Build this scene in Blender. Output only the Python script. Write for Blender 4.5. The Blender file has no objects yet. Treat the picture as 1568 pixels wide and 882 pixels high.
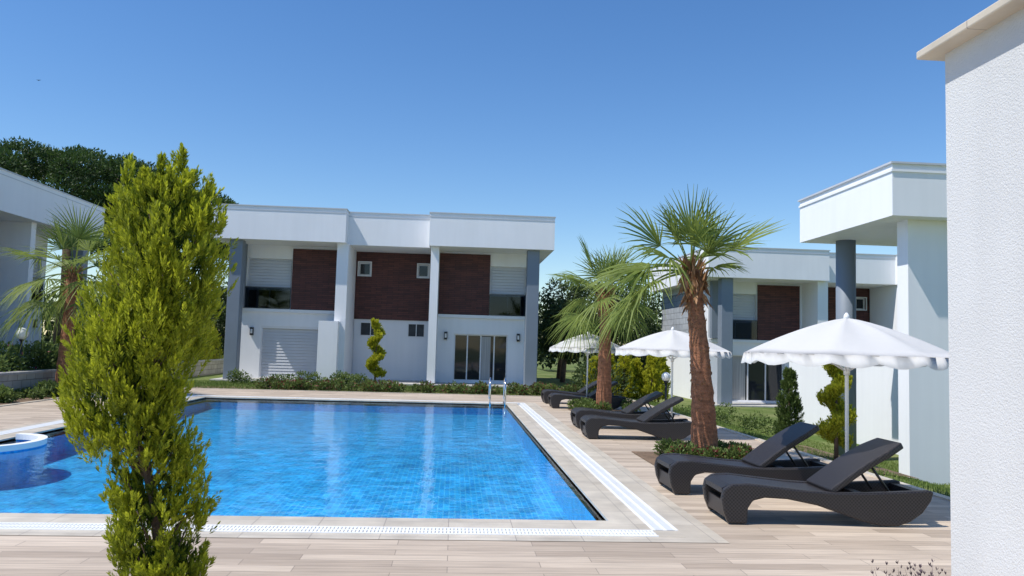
import bpy, math, random
import numpy as np
from mathutils import Vector, Matrix
random.seed(7); rng=np.random.default_rng(7)
scene=bpy.context.scene
COL=scene.collection
# ------------------------------------------------------------------ helpers
def link(o,parent=None):
    COL.objects.link(o)
    if parent is not None: o.parent=parent
    return o
def empty(name,loc=(0,0,0),rz=0,scale=(1,1,1)):
    e=bpy.data.objects.new(name,None); e.empty_display_size=.3
    e.location=loc; e.rotation_euler=(0,0,rz); e.scale=scale
    return link(e)
def mesh(name,verts,faces,mat=None,parent=None,smooth=False,bevel=0):
    me=bpy.data.meshes.new(name); me.from_pydata([tuple(v) for v in verts],[],[tuple(f) for f in faces]); me.update()
    if mat: me.materials.append(mat)
    o=bpy.data.objects.new(name,me)
    if smooth:
        for p in me.polygons: p.use_smooth=True
    if bevel>0:
        m=o.modifiers.new('bevel','BEVEL'); m.width=bevel; m.segments=2; m.limit_method='ANGLE'
    return link(o,parent)
BF=[(0,3,2,1),(4,5,6,7),(0,1,5,4),(1,2,6,5),(2,3,7,6),(3,0,4,7)]
def boxv(x0,x1,y0,y1,z0,z1):
    return [(x0,y0,z0),(x1,y0,z0),(x1,y1,z0),(x0,y1,z0),(x0,y0,z1),(x1,y0,z1),(x1,y1,z1),(x0,y1,z1)]
def box(name,x0,x1,y0,y1,z0,z1,mat,parent=None,bevel=0):
    return mesh(name,boxv(x0,x1,y0,y1,z0,z1),BF,mat,parent,bevel=bevel)
def boxes(name,L,mat,parent=None):
    V=[];F=[]
    for b in L:
        n=len(V); V+=boxv(*b); F+=[tuple(i+n for i in f) for f in BF]
    return mesh(name,V,F,mat,parent)
def quads(name,V,mat,parent=None,shade=None):
    V=np.asarray(V,dtype=np.float32); n=len(V)
    me=bpy.data.meshes.new(name)
    me.vertices.add(n*4); me.vertices.foreach_set('co',V.reshape(-1))
    me.loops.add(n*4); me.loops.foreach_set('vertex_index',np.arange(n*4,dtype=np.int32))
    me.polygons.add(n); me.polygons.foreach_set('loop_start',np.arange(0,n*4,4,dtype=np.int32))
    me.polygons.foreach_set('loop_total',np.full(n,4,dtype=np.int32))
    me.update(calc_edges=True)
    a=me.attributes.new('shade','FLOAT','POINT')
    if shade is None: shade=np.full(n,.5)
    a.data.foreach_set('value',np.repeat(np.asarray(shade,dtype=np.float32),4))
    me.materials.append(mat)
    return link(bpy.data.objects.new(name,me),parent)
def nrm(a): return a/np.maximum(np.linalg.norm(a,axis=-1,keepdims=True),1e-8)
def rand_unit(n): return nrm(rng.normal(size=(n,3)))
def blades(P,D,L,W,side=None):
    n=len(P)
    if side is None: side=nrm(np.cross(D,rand_unit(n)))
    L=np.broadcast_to(L,(n,))[:,None]; W=np.broadcast_to(W,(n,))[:,None]
    m=P+D*L*.45
    return np.stack([P,m+side*W*.5,P+D*L,m-side*W*.5],axis=1)
def tube(name,pts,rad,mat,parent=None,segs=10,cap=True,smooth=True):
    pts=[Vector(p) for p in pts]; V=[];F=[]
    if not hasattr(rad,'__len__'): rad=[rad]*len(pts)
    up=None
    for i,p in enumerate(pts):
        t=(pts[min(i+1,len(pts)-1)]-pts[max(i-1,0)]).normalized()
        if up is None:
            up=Vector((1,0,0)) if abs(t.x)<.8 else Vector((0,1,0))
        a=(up-t*up.dot(t)).normalized(); up=a; b=t.cross(a)
        for k in range(segs):
            th=2*math.pi*k/segs
            V.append(p+(a*math.cos(th)+b*math.sin(th))*rad[i])
    for i in range(len(pts)-1):
        for k in range(segs):
            k2=(k+1)%segs
            F.append((i*segs+k,i*segs+k2,(i+1)*segs+k2,(i+1)*segs+k))
    if cap:
        F.append(tuple(range(segs-1,-1,-1))); F.append(tuple((len(pts)-1)*segs+k for k in range(segs)))
    return mesh(name,V,F,mat,parent,smooth=smooth)
# ------------------------------------------------------------------ materials
def newmat(name):
    m=bpy.data.materials.new(name); m.use_nodes=True; nt=m.node_tree
    for n in list(nt.nodes): nt.nodes.remove(n)
    out=nt.nodes.new('ShaderNodeOutputMaterial')
    return m,nt,out
def N(nt,t,**k):
    n=nt.nodes.new(t)
    for a,b in k.items(): setattr(n,a,b)
    return n
def c4(c): return (c[0],c[1],c[2],1)
def pbr(name,col,rough=.6,var=.12,vscale=2.0,bump=.0,bscale=60,metal=0,spec=.5,stretch=(1,1,1),bdist=.01,streak=0):
    m,nt,out=newmat(name); L=nt.links.new
    p=N(nt,'ShaderNodeBsdfPrincipled'); p.inputs['Roughness'].default_value=rough; p.inputs['Metallic'].default_value=metal
    p.inputs['Specular IOR Level'].default_value=spec
    tc=N(nt,'ShaderNodeTexCoord'); mp=N(nt,'ShaderNodeMapping'); mp.inputs['Scale'].default_value=stretch
    L(tc.outputs['Object'],mp.inputs[0])
    no=N(nt,'ShaderNodeTexNoise'); no.inputs['Scale'].default_value=vscale; no.inputs['Detail'].default_value=5
    L(mp.outputs[0],no.inputs['Vector'])
    r=N(nt,'ShaderNodeMapRange'); r.inputs[1].default_value=.3; r.inputs[2].default_value=.7
    r.inputs[3].default_value=1-var; r.inputs[4].default_value=1+var*.6
    L(no.outputs['Fac'],r.inputs[0]); fac=r.outputs[0]
    if streak>0:
        m2=N(nt,'ShaderNodeMapping'); m2.inputs['Scale'].default_value=(3,3,.25); L(tc.outputs['Object'],m2.inputs[0])
        n3=N(nt,'ShaderNodeTexNoise'); n3.inputs['Scale'].default_value=1.5; n3.inputs['Detail'].default_value=5; L(m2.outputs[0],n3.inputs['Vector'])
        r3=N(nt,'ShaderNodeMapRange'); r3.inputs[1].default_value=.35; r3.inputs[2].default_value=.65; r3.inputs[3].default_value=1-streak; r3.inputs[4].default_value=1; L(n3.outputs['Fac'],r3.inputs[0])
        mm=N(nt,'ShaderNodeMath',operation='MULTIPLY'); L(fac,mm.inputs[0]); L(r3.outputs[0],mm.inputs[1]); fac=mm.outputs[0]
    mx=N(nt,'ShaderNodeVectorMath',operation='SCALE'); mx.inputs[0].default_value=col; L(fac,mx.inputs['Scale'])
    L(mx.outputs[0],p.inputs['Base Color'])
    if bump>0:
        n2=N(nt,'ShaderNodeTexNoise'); n2.inputs['Scale'].default_value=bscale; n2.inputs['Detail'].default_value=3
        L(mp.outputs[0],n2.inputs['Vector'])
        b=N(nt,'ShaderNodeBump'); b.inputs['Strength'].default_value=bump; b.inputs['Distance'].default_value=bdist
        L(n2.outputs['Fac'],b.inputs['Height']); L(b.outputs[0],p.inputs['Normal'])
    L(p.outputs[0],out.inputs[0]); return m
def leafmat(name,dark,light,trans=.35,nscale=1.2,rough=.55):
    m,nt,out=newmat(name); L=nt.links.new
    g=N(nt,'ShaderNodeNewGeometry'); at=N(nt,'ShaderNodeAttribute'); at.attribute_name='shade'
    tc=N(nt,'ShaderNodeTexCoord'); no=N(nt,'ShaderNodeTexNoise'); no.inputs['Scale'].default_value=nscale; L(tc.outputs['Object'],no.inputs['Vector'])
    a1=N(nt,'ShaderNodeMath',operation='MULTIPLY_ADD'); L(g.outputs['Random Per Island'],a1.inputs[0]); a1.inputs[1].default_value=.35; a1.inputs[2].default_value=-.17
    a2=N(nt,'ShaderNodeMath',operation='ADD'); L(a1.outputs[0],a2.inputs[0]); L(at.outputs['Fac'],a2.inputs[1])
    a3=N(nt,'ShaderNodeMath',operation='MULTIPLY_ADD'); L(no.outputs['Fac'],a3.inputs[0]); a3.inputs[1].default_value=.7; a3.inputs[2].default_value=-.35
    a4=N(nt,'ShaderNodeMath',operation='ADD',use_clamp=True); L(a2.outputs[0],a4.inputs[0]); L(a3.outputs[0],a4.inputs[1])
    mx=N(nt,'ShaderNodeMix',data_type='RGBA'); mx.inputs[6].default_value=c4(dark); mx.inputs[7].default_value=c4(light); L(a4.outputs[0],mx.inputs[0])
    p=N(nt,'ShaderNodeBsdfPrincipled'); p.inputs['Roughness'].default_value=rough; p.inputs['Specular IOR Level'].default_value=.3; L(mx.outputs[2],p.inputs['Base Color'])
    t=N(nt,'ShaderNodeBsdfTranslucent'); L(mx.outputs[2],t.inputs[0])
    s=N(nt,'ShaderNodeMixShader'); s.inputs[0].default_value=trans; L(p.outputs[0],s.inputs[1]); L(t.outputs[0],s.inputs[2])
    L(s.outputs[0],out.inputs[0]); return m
def brickmat(name,c1,c2,mortar,bw,rh,ms,rough=.7,vert=False,off=.5,bump=.3,grain=None,var=.15,spec=.4):
    m,nt,out=newmat(name); L=nt.links.new
    tc=N(nt,'ShaderNodeTexCoord'); vec=tc.outputs['Object']
    if vert:
        s=N(nt,'ShaderNodeSeparateXYZ'); L(vec,s.inputs[0]); ad=N(nt,'ShaderNodeMath',operation='ADD'); L(s.outputs[0],ad.inputs[0]); L(s.outputs[1],ad.inputs[1])
        c=N(nt,'ShaderNodeCombineXYZ'); L(ad.outputs[0],c.inputs[0]); L(s.outputs[2],c.inputs[1]); vec=c.outputs[0]
    b=N(nt,'ShaderNodeTexBrick'); L(vec,b.inputs['Vector']); b.offset=off; b.squash=1
    b.inputs['Color1'].default_value=c4(c1); b.inputs['Color2'].default_value=c4(c2); b.inputs['Mortar'].default_value=c4(mortar)
    b.inputs['Scale'].default_value=1; b.inputs['Mortar Size'].default_value=ms; b.inputs['Brick Width'].default_value=bw; b.inputs['Row Height'].default_value=rh
    b.inputs['Mortar Smooth'].default_value=.1
    mp=N(nt,'ShaderNodeMapping'); L(vec,mp.inputs[0]); mp.inputs['Scale'].default_value=grain or (1,1,1)
    no=N(nt,'ShaderNodeTexNoise'); no.inputs['Scale'].default_value=1.5 if grain else 3; no.inputs['Detail'].default_value=6; L(mp.outputs[0],no.inputs['Vector'])
    r=N(nt,'ShaderNodeMapRange'); r.inputs[1].default_value=.3; r.inputs[2].default_value=.7; r.inputs[3].default_value=1-var; r.inputs[4].default_value=1+var; L(no.outputs['Fac'],r.inputs[0])
    n2=N(nt,'ShaderNodeTexNoise'); n2.inputs['Scale'].default_value=.35; n2.inputs['Detail'].default_value=4; L(vec,n2.inputs['Vector'])
    r2=N(nt,'ShaderNodeMapRange'); r2.inputs[1].default_value=.3; r2.inputs[2].default_value=.7; r2.inputs[3].default_value=.9; r2.inputs[4].default_value=1.06; L(n2.outputs['Fac'],r2.inputs[0])
    mm=N(nt,'ShaderNodeMath',operation='MULTIPLY'); L(r.outputs[0],mm.inputs[0]); L(r2.outputs[0],mm.inputs[1])
    sc=N(nt,'ShaderNodeVectorMath',operation='SCALE'); L(b.outputs['Color'],sc.inputs[0]); L(mm.outputs[0],sc.inputs['Scale'])
    p=N(nt,'ShaderNodeBsdfPrincipled'); p.inputs['Roughness'].default_value=rough; p.inputs['Specular IOR Level'].default_value=spec; L(sc.outputs[0],p.inputs['Base Color'])
    bp=N(nt,'ShaderNodeBump',invert=True); bp.inputs['Strength'].default_value=bump; bp.inputs['Distance'].default_value=.006; L(b.outputs['Fac'],bp.inputs['Height']); L(bp.outputs[0],p.inputs['Normal'])
    L(p.outputs[0],out.inputs[0]); return m
M_plaster=pbr('white_plaster',(.86,.86,.865),.8,.03,.5,.25,90,streak=.03)
M_plaster2=pbr('rough_white_plaster',(.64,.64,.635),.85,.06,1.0,.5,120,bdist=.010,streak=.05)
M_grey=pbr('grey_column_paint',(.20,.235,.28),.6,.06,1,.1,60)
M_trim=pbr('roof_trim_grey',(.55,.56,.58),.4,.05,2)
M_brick=brickmat('dark_brown_brick',(.13,.045,.036),(.075,.028,.025),(.03,.018,.018),.5,.085,.008,.65,True)
M_clad=brickmat('grey_stone_cladding',(.42,.44,.46),(.33,.35,.38),(.18,.19,.2),1.1,.32,.015,.7,True)
M_shutter=pbr('roller_shutter_white',(.58,.59,.61),.45,.04,2)
M_frame=pbr('white_window_frame',(.75,.75,.76),.35,.03,2)
M_dframe=pbr('dark_window_frame',(.08,.085,.09),.4,.03,2)
M_black=pbr('black_lamp_metal',(.02,.02,.02),.4,.05,5)
M_curtain=pbr('pale_curtain',(.45,.44,.42),.9,.35,9,stretch=(3,3,.05))
M_frost=pbr('obscured_bathroom_glass',(.045,.05,.056),.45,.3,4,spec=.3)
M_deck=brickmat('wood_look_deck_tile',(.60,.49,.375),(.40,.315,.235),(.30,.24,.185),1.15,.165,.0035,.55,False,.37,.2,(1.2,22,1),.17)
M_cope=brickmat('travertine_coping',(.61,.54,.435),(.54,.47,.37),(.35,.3,.25),.6,.6,.004,.4,False,0,.15)
M_grate=pbr('white_overflow_grate',(.82,.82,.80),.5,.04,3)
M_chan=pbr('grate_channel',(.22,.22,.22),.7,.1,3)
M_stone=brickmat('grey_garden_stone',(.42,.39,.34),(.33,.31,.28),(.2,.18,.16),.45,.22,.012,.85,True,.5,.5)
M_tile=brickmat('blue_pool_mosaic',(.008,.24,.60),(.035,.46,.86),(.12,.52,.80),.08,.08,.006,.4,False,0,.05,None,.32)
M_tilev=brickmat('blue_pool_wall_mosaic',(.010,.28,.66),(.03,.42,.82),(.08,.44,.74),.08,.08,.006,.4,True,0,.05)
M_navy=brickmat('navy_waterline_tile',(.008,.035,.20),(.012,.06,.30),(.03,.08,.2),.06,.06,.004,.3,True,0,.05)
M_trunk=pbr('palm_trunk_fibre',(.36,.15,.075),.9,.4,9,1.0,30,stretch=(1,1,2.5),bdist=.03)
M_bark=pbr('tree_bark',(.12,.08,.055),.9,.4,6,.8,30,bdist=.03)
M_husk=leafmat('palm_husk',(.16,.07,.025),(.42,.22,.10),.15)
M_palm=leafmat('palm_leaf',(.045,.085,.015),(.26,.32,.07),.45,1.5)
M_cyp=leafmat('golden_cypress_foliage',(.03,.075,.01),(.50,.54,.035),.50,2.5)
M_gold=leafmat('golden_shrub_foliage',(.09,.13,.012),(.55,.54,.04),.45,1.5)
M_pine=leafmat('pine_foliage',(.014,.034,.010),(.075,.130,.028),.25,.35)
M_tree=leafmat('broadleaf_foliage',(.015,.03,.010),(.085,.125,.035),.3,.5)
M_shrub=leafmat('garden_shrub_foliage',(.03,.06,.012),(.18,.24,.06),.35,1.5)
M_red=leafmat('red_leaf_foliage',(.05,.012,.012),(.22,.05,.04),.3,2)
M_grassb=leafmat('grass_blades',(.06,.10,.015),(.24,.32,.08),.35,.8)
M_flower=leafmat('rose_flowers',(.45,.06,.10),(.7,.25,.25),.3,2)
M_lav=leafmat('lavender_twigs',(.05,.035,.04),(.14,.10,.12),.2,5)
M_soil=pbr('garden_soil',(.20,.13,.08),.95,.4,3,.8,25,bdist=.03)
M_chrome=pbr('polished_steel',(.7,.7,.72),.12,.02,2,metal=1)
M_globe=pbr('white_lamp_globe',(.82,.82,.80),.25,.02,2)
M_pole=pbr('white_umbrella_pole',(.80,.80,.79),.4,.03,2)
M_base=pbr('concrete_umbrella_base',(.35,.34,.33),.8,.1,8)
M_pave=brickmat('garden_paving',(.50,.48,.44),(.44,.42,.38),(.25,.25,.22),.5,.5,.01,.8)
def canvas():
    m,nt,out=newmat('white_canvas'); L=nt.links.new
    d=N(nt,'ShaderNodeBsdfDiffuse'); d.inputs[0].default_value=(.72,.715,.70,1)
    t=N(nt,'ShaderNodeBsdfTranslucent'); t.inputs[0].default_value=(.8,.78,.74,1)
    tc=N(nt,'ShaderNodeTexCoord'); no=N(nt,'ShaderNodeTexNoise'); no.inputs['Scale'].default_value=5; L(tc.outputs['Object'],no.inputs['Vector'])
    b=N(nt,'ShaderNodeBump'); b.inputs['Strength'].default_value=.3; b.inputs['Distance'].default_value=.03; L(no.outputs['Fac'],b.inputs['Height']); L(b.outputs[0],d.inputs['Normal'])
    s=N(nt,'ShaderNodeMixShader'); s.inputs[0].default_value=.3; L(d.outputs[0],s.inputs[1]); L(t.outputs[0],s.inputs[2]); L(s.outputs[0],out.inputs[0]); return m
M_canvas=canvas()
def rattan():
    m,nt,out=newmat('black_rattan'); L=nt.links.new
    tc=N(nt,'ShaderNodeTexCoord'); w=N(nt,'ShaderNodeTexChecker'); w.inputs['Scale'].default_value=55; L(tc.outputs['Object'],w.inputs['Vector'])
    w.inputs[1].default_value=(.036,.031,.032,1); w.inputs[2].default_value=(.011,.0095,.010,1)
    p=N(nt,'ShaderNodeBsdfPrincipled'); p.inputs['Roughness'].default_value=.42; L(w.outputs[0],p.inputs['Base Color'])
    b=N(nt,'ShaderNodeBump'); b.inputs['Strength'].default_value=.5; b.inputs['Distance'].default_value=.003; L(w.outputs[1],b.inputs['Height'])
    L(b.outputs[0],p.inputs['Normal']); L(p.outputs[0],out.inputs[0]); return m
M_rattan=rattan()
def glassm():
    m,nt,out=newmat('dark_window_glass'); L=nt.links.new
    p=N(nt,'ShaderNodeBsdfPrincipled'); p.inputs['Base Color'].default_value=(.018,.022,.028,1); p.inputs['Roughness'].default_value=.04; p.inputs['IOR'].default_value=1.5
    tc=N(nt,'ShaderNodeTexCoord'); no=N(nt,'ShaderNodeTexNoise'); no.inputs['Scale'].default_value=1.2; L(tc.outputs['Object'],no.inputs['Vector'])
    b=N(nt,'ShaderNodeBump'); b.inputs['Strength'].default_value=.08; b.inputs['Distance'].default_value=.02; L(no.outputs['Fac'],b.inputs['Height']); L(b.outputs[0],p.inputs['Normal'])
    L(p.outputs[0],out.inputs[0]); return m
M_glass=glassm()
def railglass():
    m,nt,out=newmat('balustrade_glass'); L=nt.links.new
    t=N(nt,'ShaderNodeBsdfTransparent'); t.inputs[0].default_value=(.32,.36,.40,1)
    g=N(nt,'ShaderNodeBsdfGlossy'); g.inputs['Roughness'].default_value=.03; g.inputs[0].default_value=(.8,.85,.9,1)
    f=N(nt,'ShaderNodeFresnel'); f.inputs[0].default_value=1.5
    s=N(nt,'ShaderNodeMixShader'); L(f.outputs[0],s.inputs[0]); L(t.outputs[0],s.inputs[1]); L(g.outputs[0],s.inputs[2]); L(s.outputs[0],out.inputs[0]); return m
M_rail=railglass()
def waterm():
    m,nt,out=newmat('pool_water'); L=nt.links.new
    tc=N(nt,'ShaderNodeTexCoord')
    n1=N(nt,'ShaderNodeTexNoise'); n1.inputs['Scale'].default_value=2.6; n1.inputs['Detail'].default_value=4; n1.inputs['Distortion'].default_value=.8; L(tc.outputs['Object'],n1.inputs['Vector'])
    n2=N(nt,'ShaderNodeTexNoise'); n2.inputs['Scale'].default_value=12; n2.inputs['Detail'].default_value=3; L(tc.outputs['Object'],n2.inputs['Vector'])
    a=N(nt,'ShaderNodeMath',operation='MULTIPLY_ADD'); L(n2.outputs['Fac'],a.inputs[0]); a.inputs[1].default_value=.25; L(n1.outputs['Fac'],a.inputs[2])
    b=N(nt,'ShaderNodeBump'); b.inputs['Strength'].default_value=.15; b.inputs['Distance'].default_value=.05; L(a.outputs[0],b.inputs['Height'])
    t=N(nt,'ShaderNodeBsdfTransparent'); t.inputs[0].default_value=(.84,.98,1,1)
    g=N(nt,'ShaderNodeBsdfGlossy'); g.inputs['Roughness'].default_value=.03; L(b.outputs[0],g.inputs['Normal'])
    f=N(nt,'ShaderNodeFresnel'); f.inputs[0].default_value=1.33; L(b.outputs[0],f.inputs['Normal'])
    s=N(nt,'ShaderNodeMixShader'); L(f.outputs[0],s.inputs[0]); L(t.outputs[0],s.inputs[1]); L(g.outputs[0],s.inputs[2]); L(s.outputs[0],out.inputs[0]); return m
M_water=waterm()
def groundm():
    m,nt,out=newmat('lawn_ground'); L=nt.links.new
    tc=N(nt,'ShaderNodeTexCoord'); n1=N(nt,'ShaderNodeTexNoise'); n1.inputs['Scale'].default_value=.6; n1.inputs['Detail'].default_value=6; L(tc.outputs['Object'],n1.inputs['Vector'])
    n2=N(nt,'ShaderNodeTexNoise'); n2.inputs['Scale'].default_value=25; n2.inputs['Detail'].default_value=4; L(tc.outputs['Object'],n2.inputs['Vector'])
    r=N(nt,'ShaderNodeValToRGB'); e=r.color_ramp.elements; e[0].position=.35; e[0].color=(.09,.14,.03,1); e[1].position=.7; e[1].color=(.24,.25,.10,1); L(n1.outputs['Fac'],r.inputs[0])
    rr=N(nt,'ShaderNodeMapRange'); rr.inputs[3].default_value=.55; rr.inputs[4].default_value=1.35; L(n2.outputs['Fac'],rr.inputs[0])
    sc=N(nt,'ShaderNodeVectorMath',operation='SCALE'); L(r.outputs[0],sc.inputs[0]); L(rr.outputs[0],sc.inputs['Scale'])
    p=N(nt,'ShaderNodeBsdfPrincipled'); p.inputs['Roughness'].default_value=.95; p.inputs['Specular IOR Level'].default_value=.1; L(sc.outputs[0],p.inputs['Base Color'])
    b=N(nt,'ShaderNodeBump'); b.inputs['Strength'].default_value=.8; b.inputs['Distance'].default_value=.04; L(n2.outputs['Fac'],b.inputs['Height']); L(b.outputs[0],p.inputs['Normal'])
    L(p.outputs[0],out.inputs[0]); return m
M_ground=groundm()
# ------------------------------------------------------------------ ground
def sm(a,b,x):
    t=min(1,max(0,(x-a)/(b-a))); return t*t*(3-2*t)
def gz(x,y):
    z=-.03
    if x>6.0:
        low=-.80+.2*sm(20,32,y)
        z+= (low)*sm(6.1,9.6,x)
    if -14.5<x<-11.58 and 12<y<43: z=.42
    return z
PX0,PX1,PY0,PY1=-7.1,1.58,7.95,23.7
xs=[-500,-200,-90,-50,-30,-20,-14.52,-14.48,-11.6,-11.57,-9,-7.3,-4,-1,1.8,4,6.05]+[6.5+.5*i for i in range(8)]+[11,13,16,20,30,50,90,200,500]
ys=[-300,-60,-20,-5,2,7.7,11.98,12.02,16,20,23.9,26,29,32,35,38,42.98,43.02,50,70,120,250,700]
V=[(x,y,gz(x,y)) for y in ys for x in xs]; F=[]
for j in range(len(ys)-1):
    for i in range(len(xs)-1):
        cx=(xs[i]+xs[i+1])/2; cy=(ys[j]+ys[j+1])/2
        if -7.3<cx<1.8 and 7.7<cy<23.9: continue
        a=j*len(xs)+i; F.append((a,a+1,a+1+len(xs),a+len(xs)))
mesh('ground',V,F,M_ground)
def ring(name,ox0,ox1,oy0,oy1,ix0,ix1,iy0,iy1,z0,z1,mat,parent=None):
    return boxes(name,[(ox0,ox1,oy0,iy0,z0,z1),(ox0,ox1,iy1,oy1,z0,z1),(ox0,ix0,iy0,iy1,z0,z1),(ix1,ox1,iy0,iy1,z0,z1)],mat,parent)
GX0,GX1,GY0,GY1=PX0-.57,2.17,7.30,PY1+.60
def sheet_ring(name,o,i,z,mat,parent=None):
    ox0,ox1,oy0,oy1=o; ix0,ix1,iy0,iy1=i
    X=[ox0,ix0,ix1,ox1]; Y=[oy0,iy0,iy1,oy1]
    V=[(x,y,z) for y in Y for x in X]
    F=[(j*4+k,j*4+k+1,j*4+k+5,j*4+k+4) for j in range(3) for k in range(3) if not(j==1 and k==1)]
    return mesh(name,V,F,mat,parent)
sheet_ring('pool_deck_paving',(-10.3,5.97,-6,27.5),(GX0,GX1,GY0,GY1),0,M_deck)
pool=empty('swimming_pool')
sheet_ring('tile_border',(GX0-.16,GX1+.34,GY0-.20,GY1+.16),(GX0,GX1,GY0,GY1),.004,M_cope,pool)
sheet_ring('grate_channel',(GX0,GX1,GY0,GY1),(GX0+.25,GX1-.25,GY0+.25,GY1-.25),-.02,M_chan,pool)
ring('coping',GX0+.25,GX1-.25,GY0+.25,GY1-.25,PX0,PX1,PY0,PY1,-.14,.006,M_cope,pool)
B=[]
y=GY0+.27
while y<GY1: B.append((GX1-.245,GX1-.005,y,y+.022,-.015,.008)); B.append((GX0+.005,GX0+.245,y,y+.022,-.015,.008)); y+=.034
x=GX0+.01
while x<GX1-.27: B.append((x,x+.022,GY0+.005,GY0+.245,-.015,.008)); B.append((x,x+.022,GY1-.245,GY1-.005,-.015,.008)); x+=.034
for gx in (GX1-.25,GX1-.14,GX1-.03,GX0,GX0+.11,GX0+.22): B.append((gx,gx+.03,GY0+.25,GY1-.25,-.015,.010))
for gy in (GY0,GY0+.11,GY0+.22,GY1-.25,GY1-.14,GY1-.03): B.append((GX0,GX1-.25,gy,gy+.03,-.015,.0105))
boxes('overflow_grate',B,M_grate,pool)
box('corner_stone',GX1-.25,GX1,GY0,GY0+.25,-.02,.006,M_cope,pool)
D=-.62
V=[(PX0,PY0,D),(PX1,PY0,D),(PX1,PY1,-.34),(PX0,PY1,-.34)]
mesh('pool_floor',V,[(0,1,2,3)],M_tile,pool)
def wallring(name,z0,z1,mat):
    c=[(PX0,PY0),(PX1,PY0),(PX1,PY1),(PX0,PY1)]; V=[(a,b,z0) for a,b in c]+[(a,b,z1) for a,b in c]
    mesh(name,V,[(i,i+4,(i+1)%4+4,(i+1)%4) for i in range(4)],mat,pool)
wallring('pool_wall',-.8,-.12,M_tilev); wallring('waterline_band',-.12,-.02,M_navy)
V=[(PX0,PY0,-.04),(PX1,PY0,-.04),(PX1,PY1,-.04),(PX0,PY1,-.04)]
mesh('pool_water',V,[(0,1,2,3)],M_water)
# round spa bay projecting into the pool (ring wall, water inside and out)
cx,cy=-7.0,12.75; V=[];F=[]; n=32
a0=-math.radians(92)
for i in range(n+1):
    a=a0-2*a0*i/n
    for r,z in ((.93,-.7),(.93,.04),(.82,.04),(.82,-.7)):
        V.append((cx+.75*r*math.cos(a),cy+r*math.sin(a),z))
for i in range(n):
    for k in range(3):
        F.append((i*4+k,i*4+k+1,i*4+k+5,i*4+k+4))
mesh('rounded_bay_wall',V,F,M_tilev,pool,smooth=False)
V=[];F=[]
for i in range(n+1):
    a=a0-2*a0*i/n
    for r,z in ((.955,-.02),(.96,.065),(.80,.065),(.80,-.02)): V.append((cx+.76*r*math.cos(a),cy+r*math.sin(a),z))
for i in range(n):
    for k in range(4): F.append((i*4+k,i*4+(k+1)%4,i*4+4+(k+1)%4,i*4+4+k))
mesh('rounded_bay_rim',V,F,M_grate,pool,smooth=False)
lad=empty('pool_ladder')
for xx in (1.08,1.52):
    pts=[]
    for i in range(13):
        a=math.pi*i/12
        pts.append((xx,23.55+.33*math.cos(a)+.02,.42+.34*math.sin(a)))
    pts=[(xx,23.9,0),(xx,23.9,.2)]+pts+[(xx,23.24,.1),(xx,23.24,-.34)]
    tube('rail',pts,.024,M_chrome,lad,8)
for zz in (-.15,-.3): box('tread',1.08,1.52,23.2,23.28,zz,zz+.03,M_chrome,lad)
box('deck_edge_kerb',5.97,6.09,-6,27.5,-.2,.02,M_cope)
box('deck_edge_kerb',-10.42,-10.3,-6,27.5,-.2,.02,M_cope)
box('deck_edge_kerb',-10.42,6.09,27.5,27.62,-.2,.02,M_cope)
# ------------------------------------------------------------------ villas
def corrug(name,x0,x1,z0,z1,y,mat,parent,pitch=.1,d=.03):
    V=[];F=[];z=z0;i=0
    while z<z1-.001:
        za=min(z+pitch*.82,z1); zb=min(z+pitch,z1)
        V+=[(x0,y,z),(x1,y,z),(x0,y-d,z+.004),(x1,y-d,z+.004),(x0,y-d*.6,za),(x1,y-d*.6,za),(x0,y,za+.001),(x1,y,za+.001),(x0,y,zb),(x1,y,zb)]
        for k in range(4): F.append((i+2*k,i+2*k+1,i+2*k+3,i+2*k+2))
        i+=10; z=zb
    return mesh(name,V,F,mat,parent)
def facade(parent,x0,x1,y,th,z0,z1,ops,mat,name='wall'):
    L=[];cx=x0
    for a,b,c,d in sorted(ops):
        if a>cx: L.append((cx,a,y,y+th,z0,z1))
        if c>z0: L.append((a,b,y,y+th,z0,c))
        if d<z1: L.append((a,b,y,y+th,d,z1))
        cx=b
    if cx<x1: L.append((cx,x1,y,y+th,z0,z1))
    return boxes(name,L,mat,parent)
def win(parent,x0,x1,z0,z1,y,nm=1,frame=None,name='window',f=.055,glass=None):
    frame=frame or M_frame
    mesh(name+'_glass',[(x0,y+.1,z0),(x1,y+.1,z0),(x1,y+.1,z1),(x0,y+.1,z1)],[(0,1,2,3)],glass or M_glass,parent)
    L=[(x0,x1,y+.03,y+.098,z0,z0+f),(x0,x1,y+.03,y+.098,z1-f,z1)]
    for i in range(nm+1):
        xc=x0+(x1-x0)*i/nm; a=max(x0,xc-f*.5 if 0<i<nm else (xc if i==0 else xc-f)); L.append((a,a+f,y+.032,y+.096,z0+f,z1-f))
    boxes(name+'_frame',L,frame,parent)
def sconce(parent,x,y,z):
    box('wall_lamp_body',x-.07,x+.07,y-.12,y-.0,z-.17,z+.17,M_black,parent)
    box('wall_lamp_lens',x-.04,x+.04,y-.128,y-.122,z-.09,z+.09,M_globe,parent)
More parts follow.
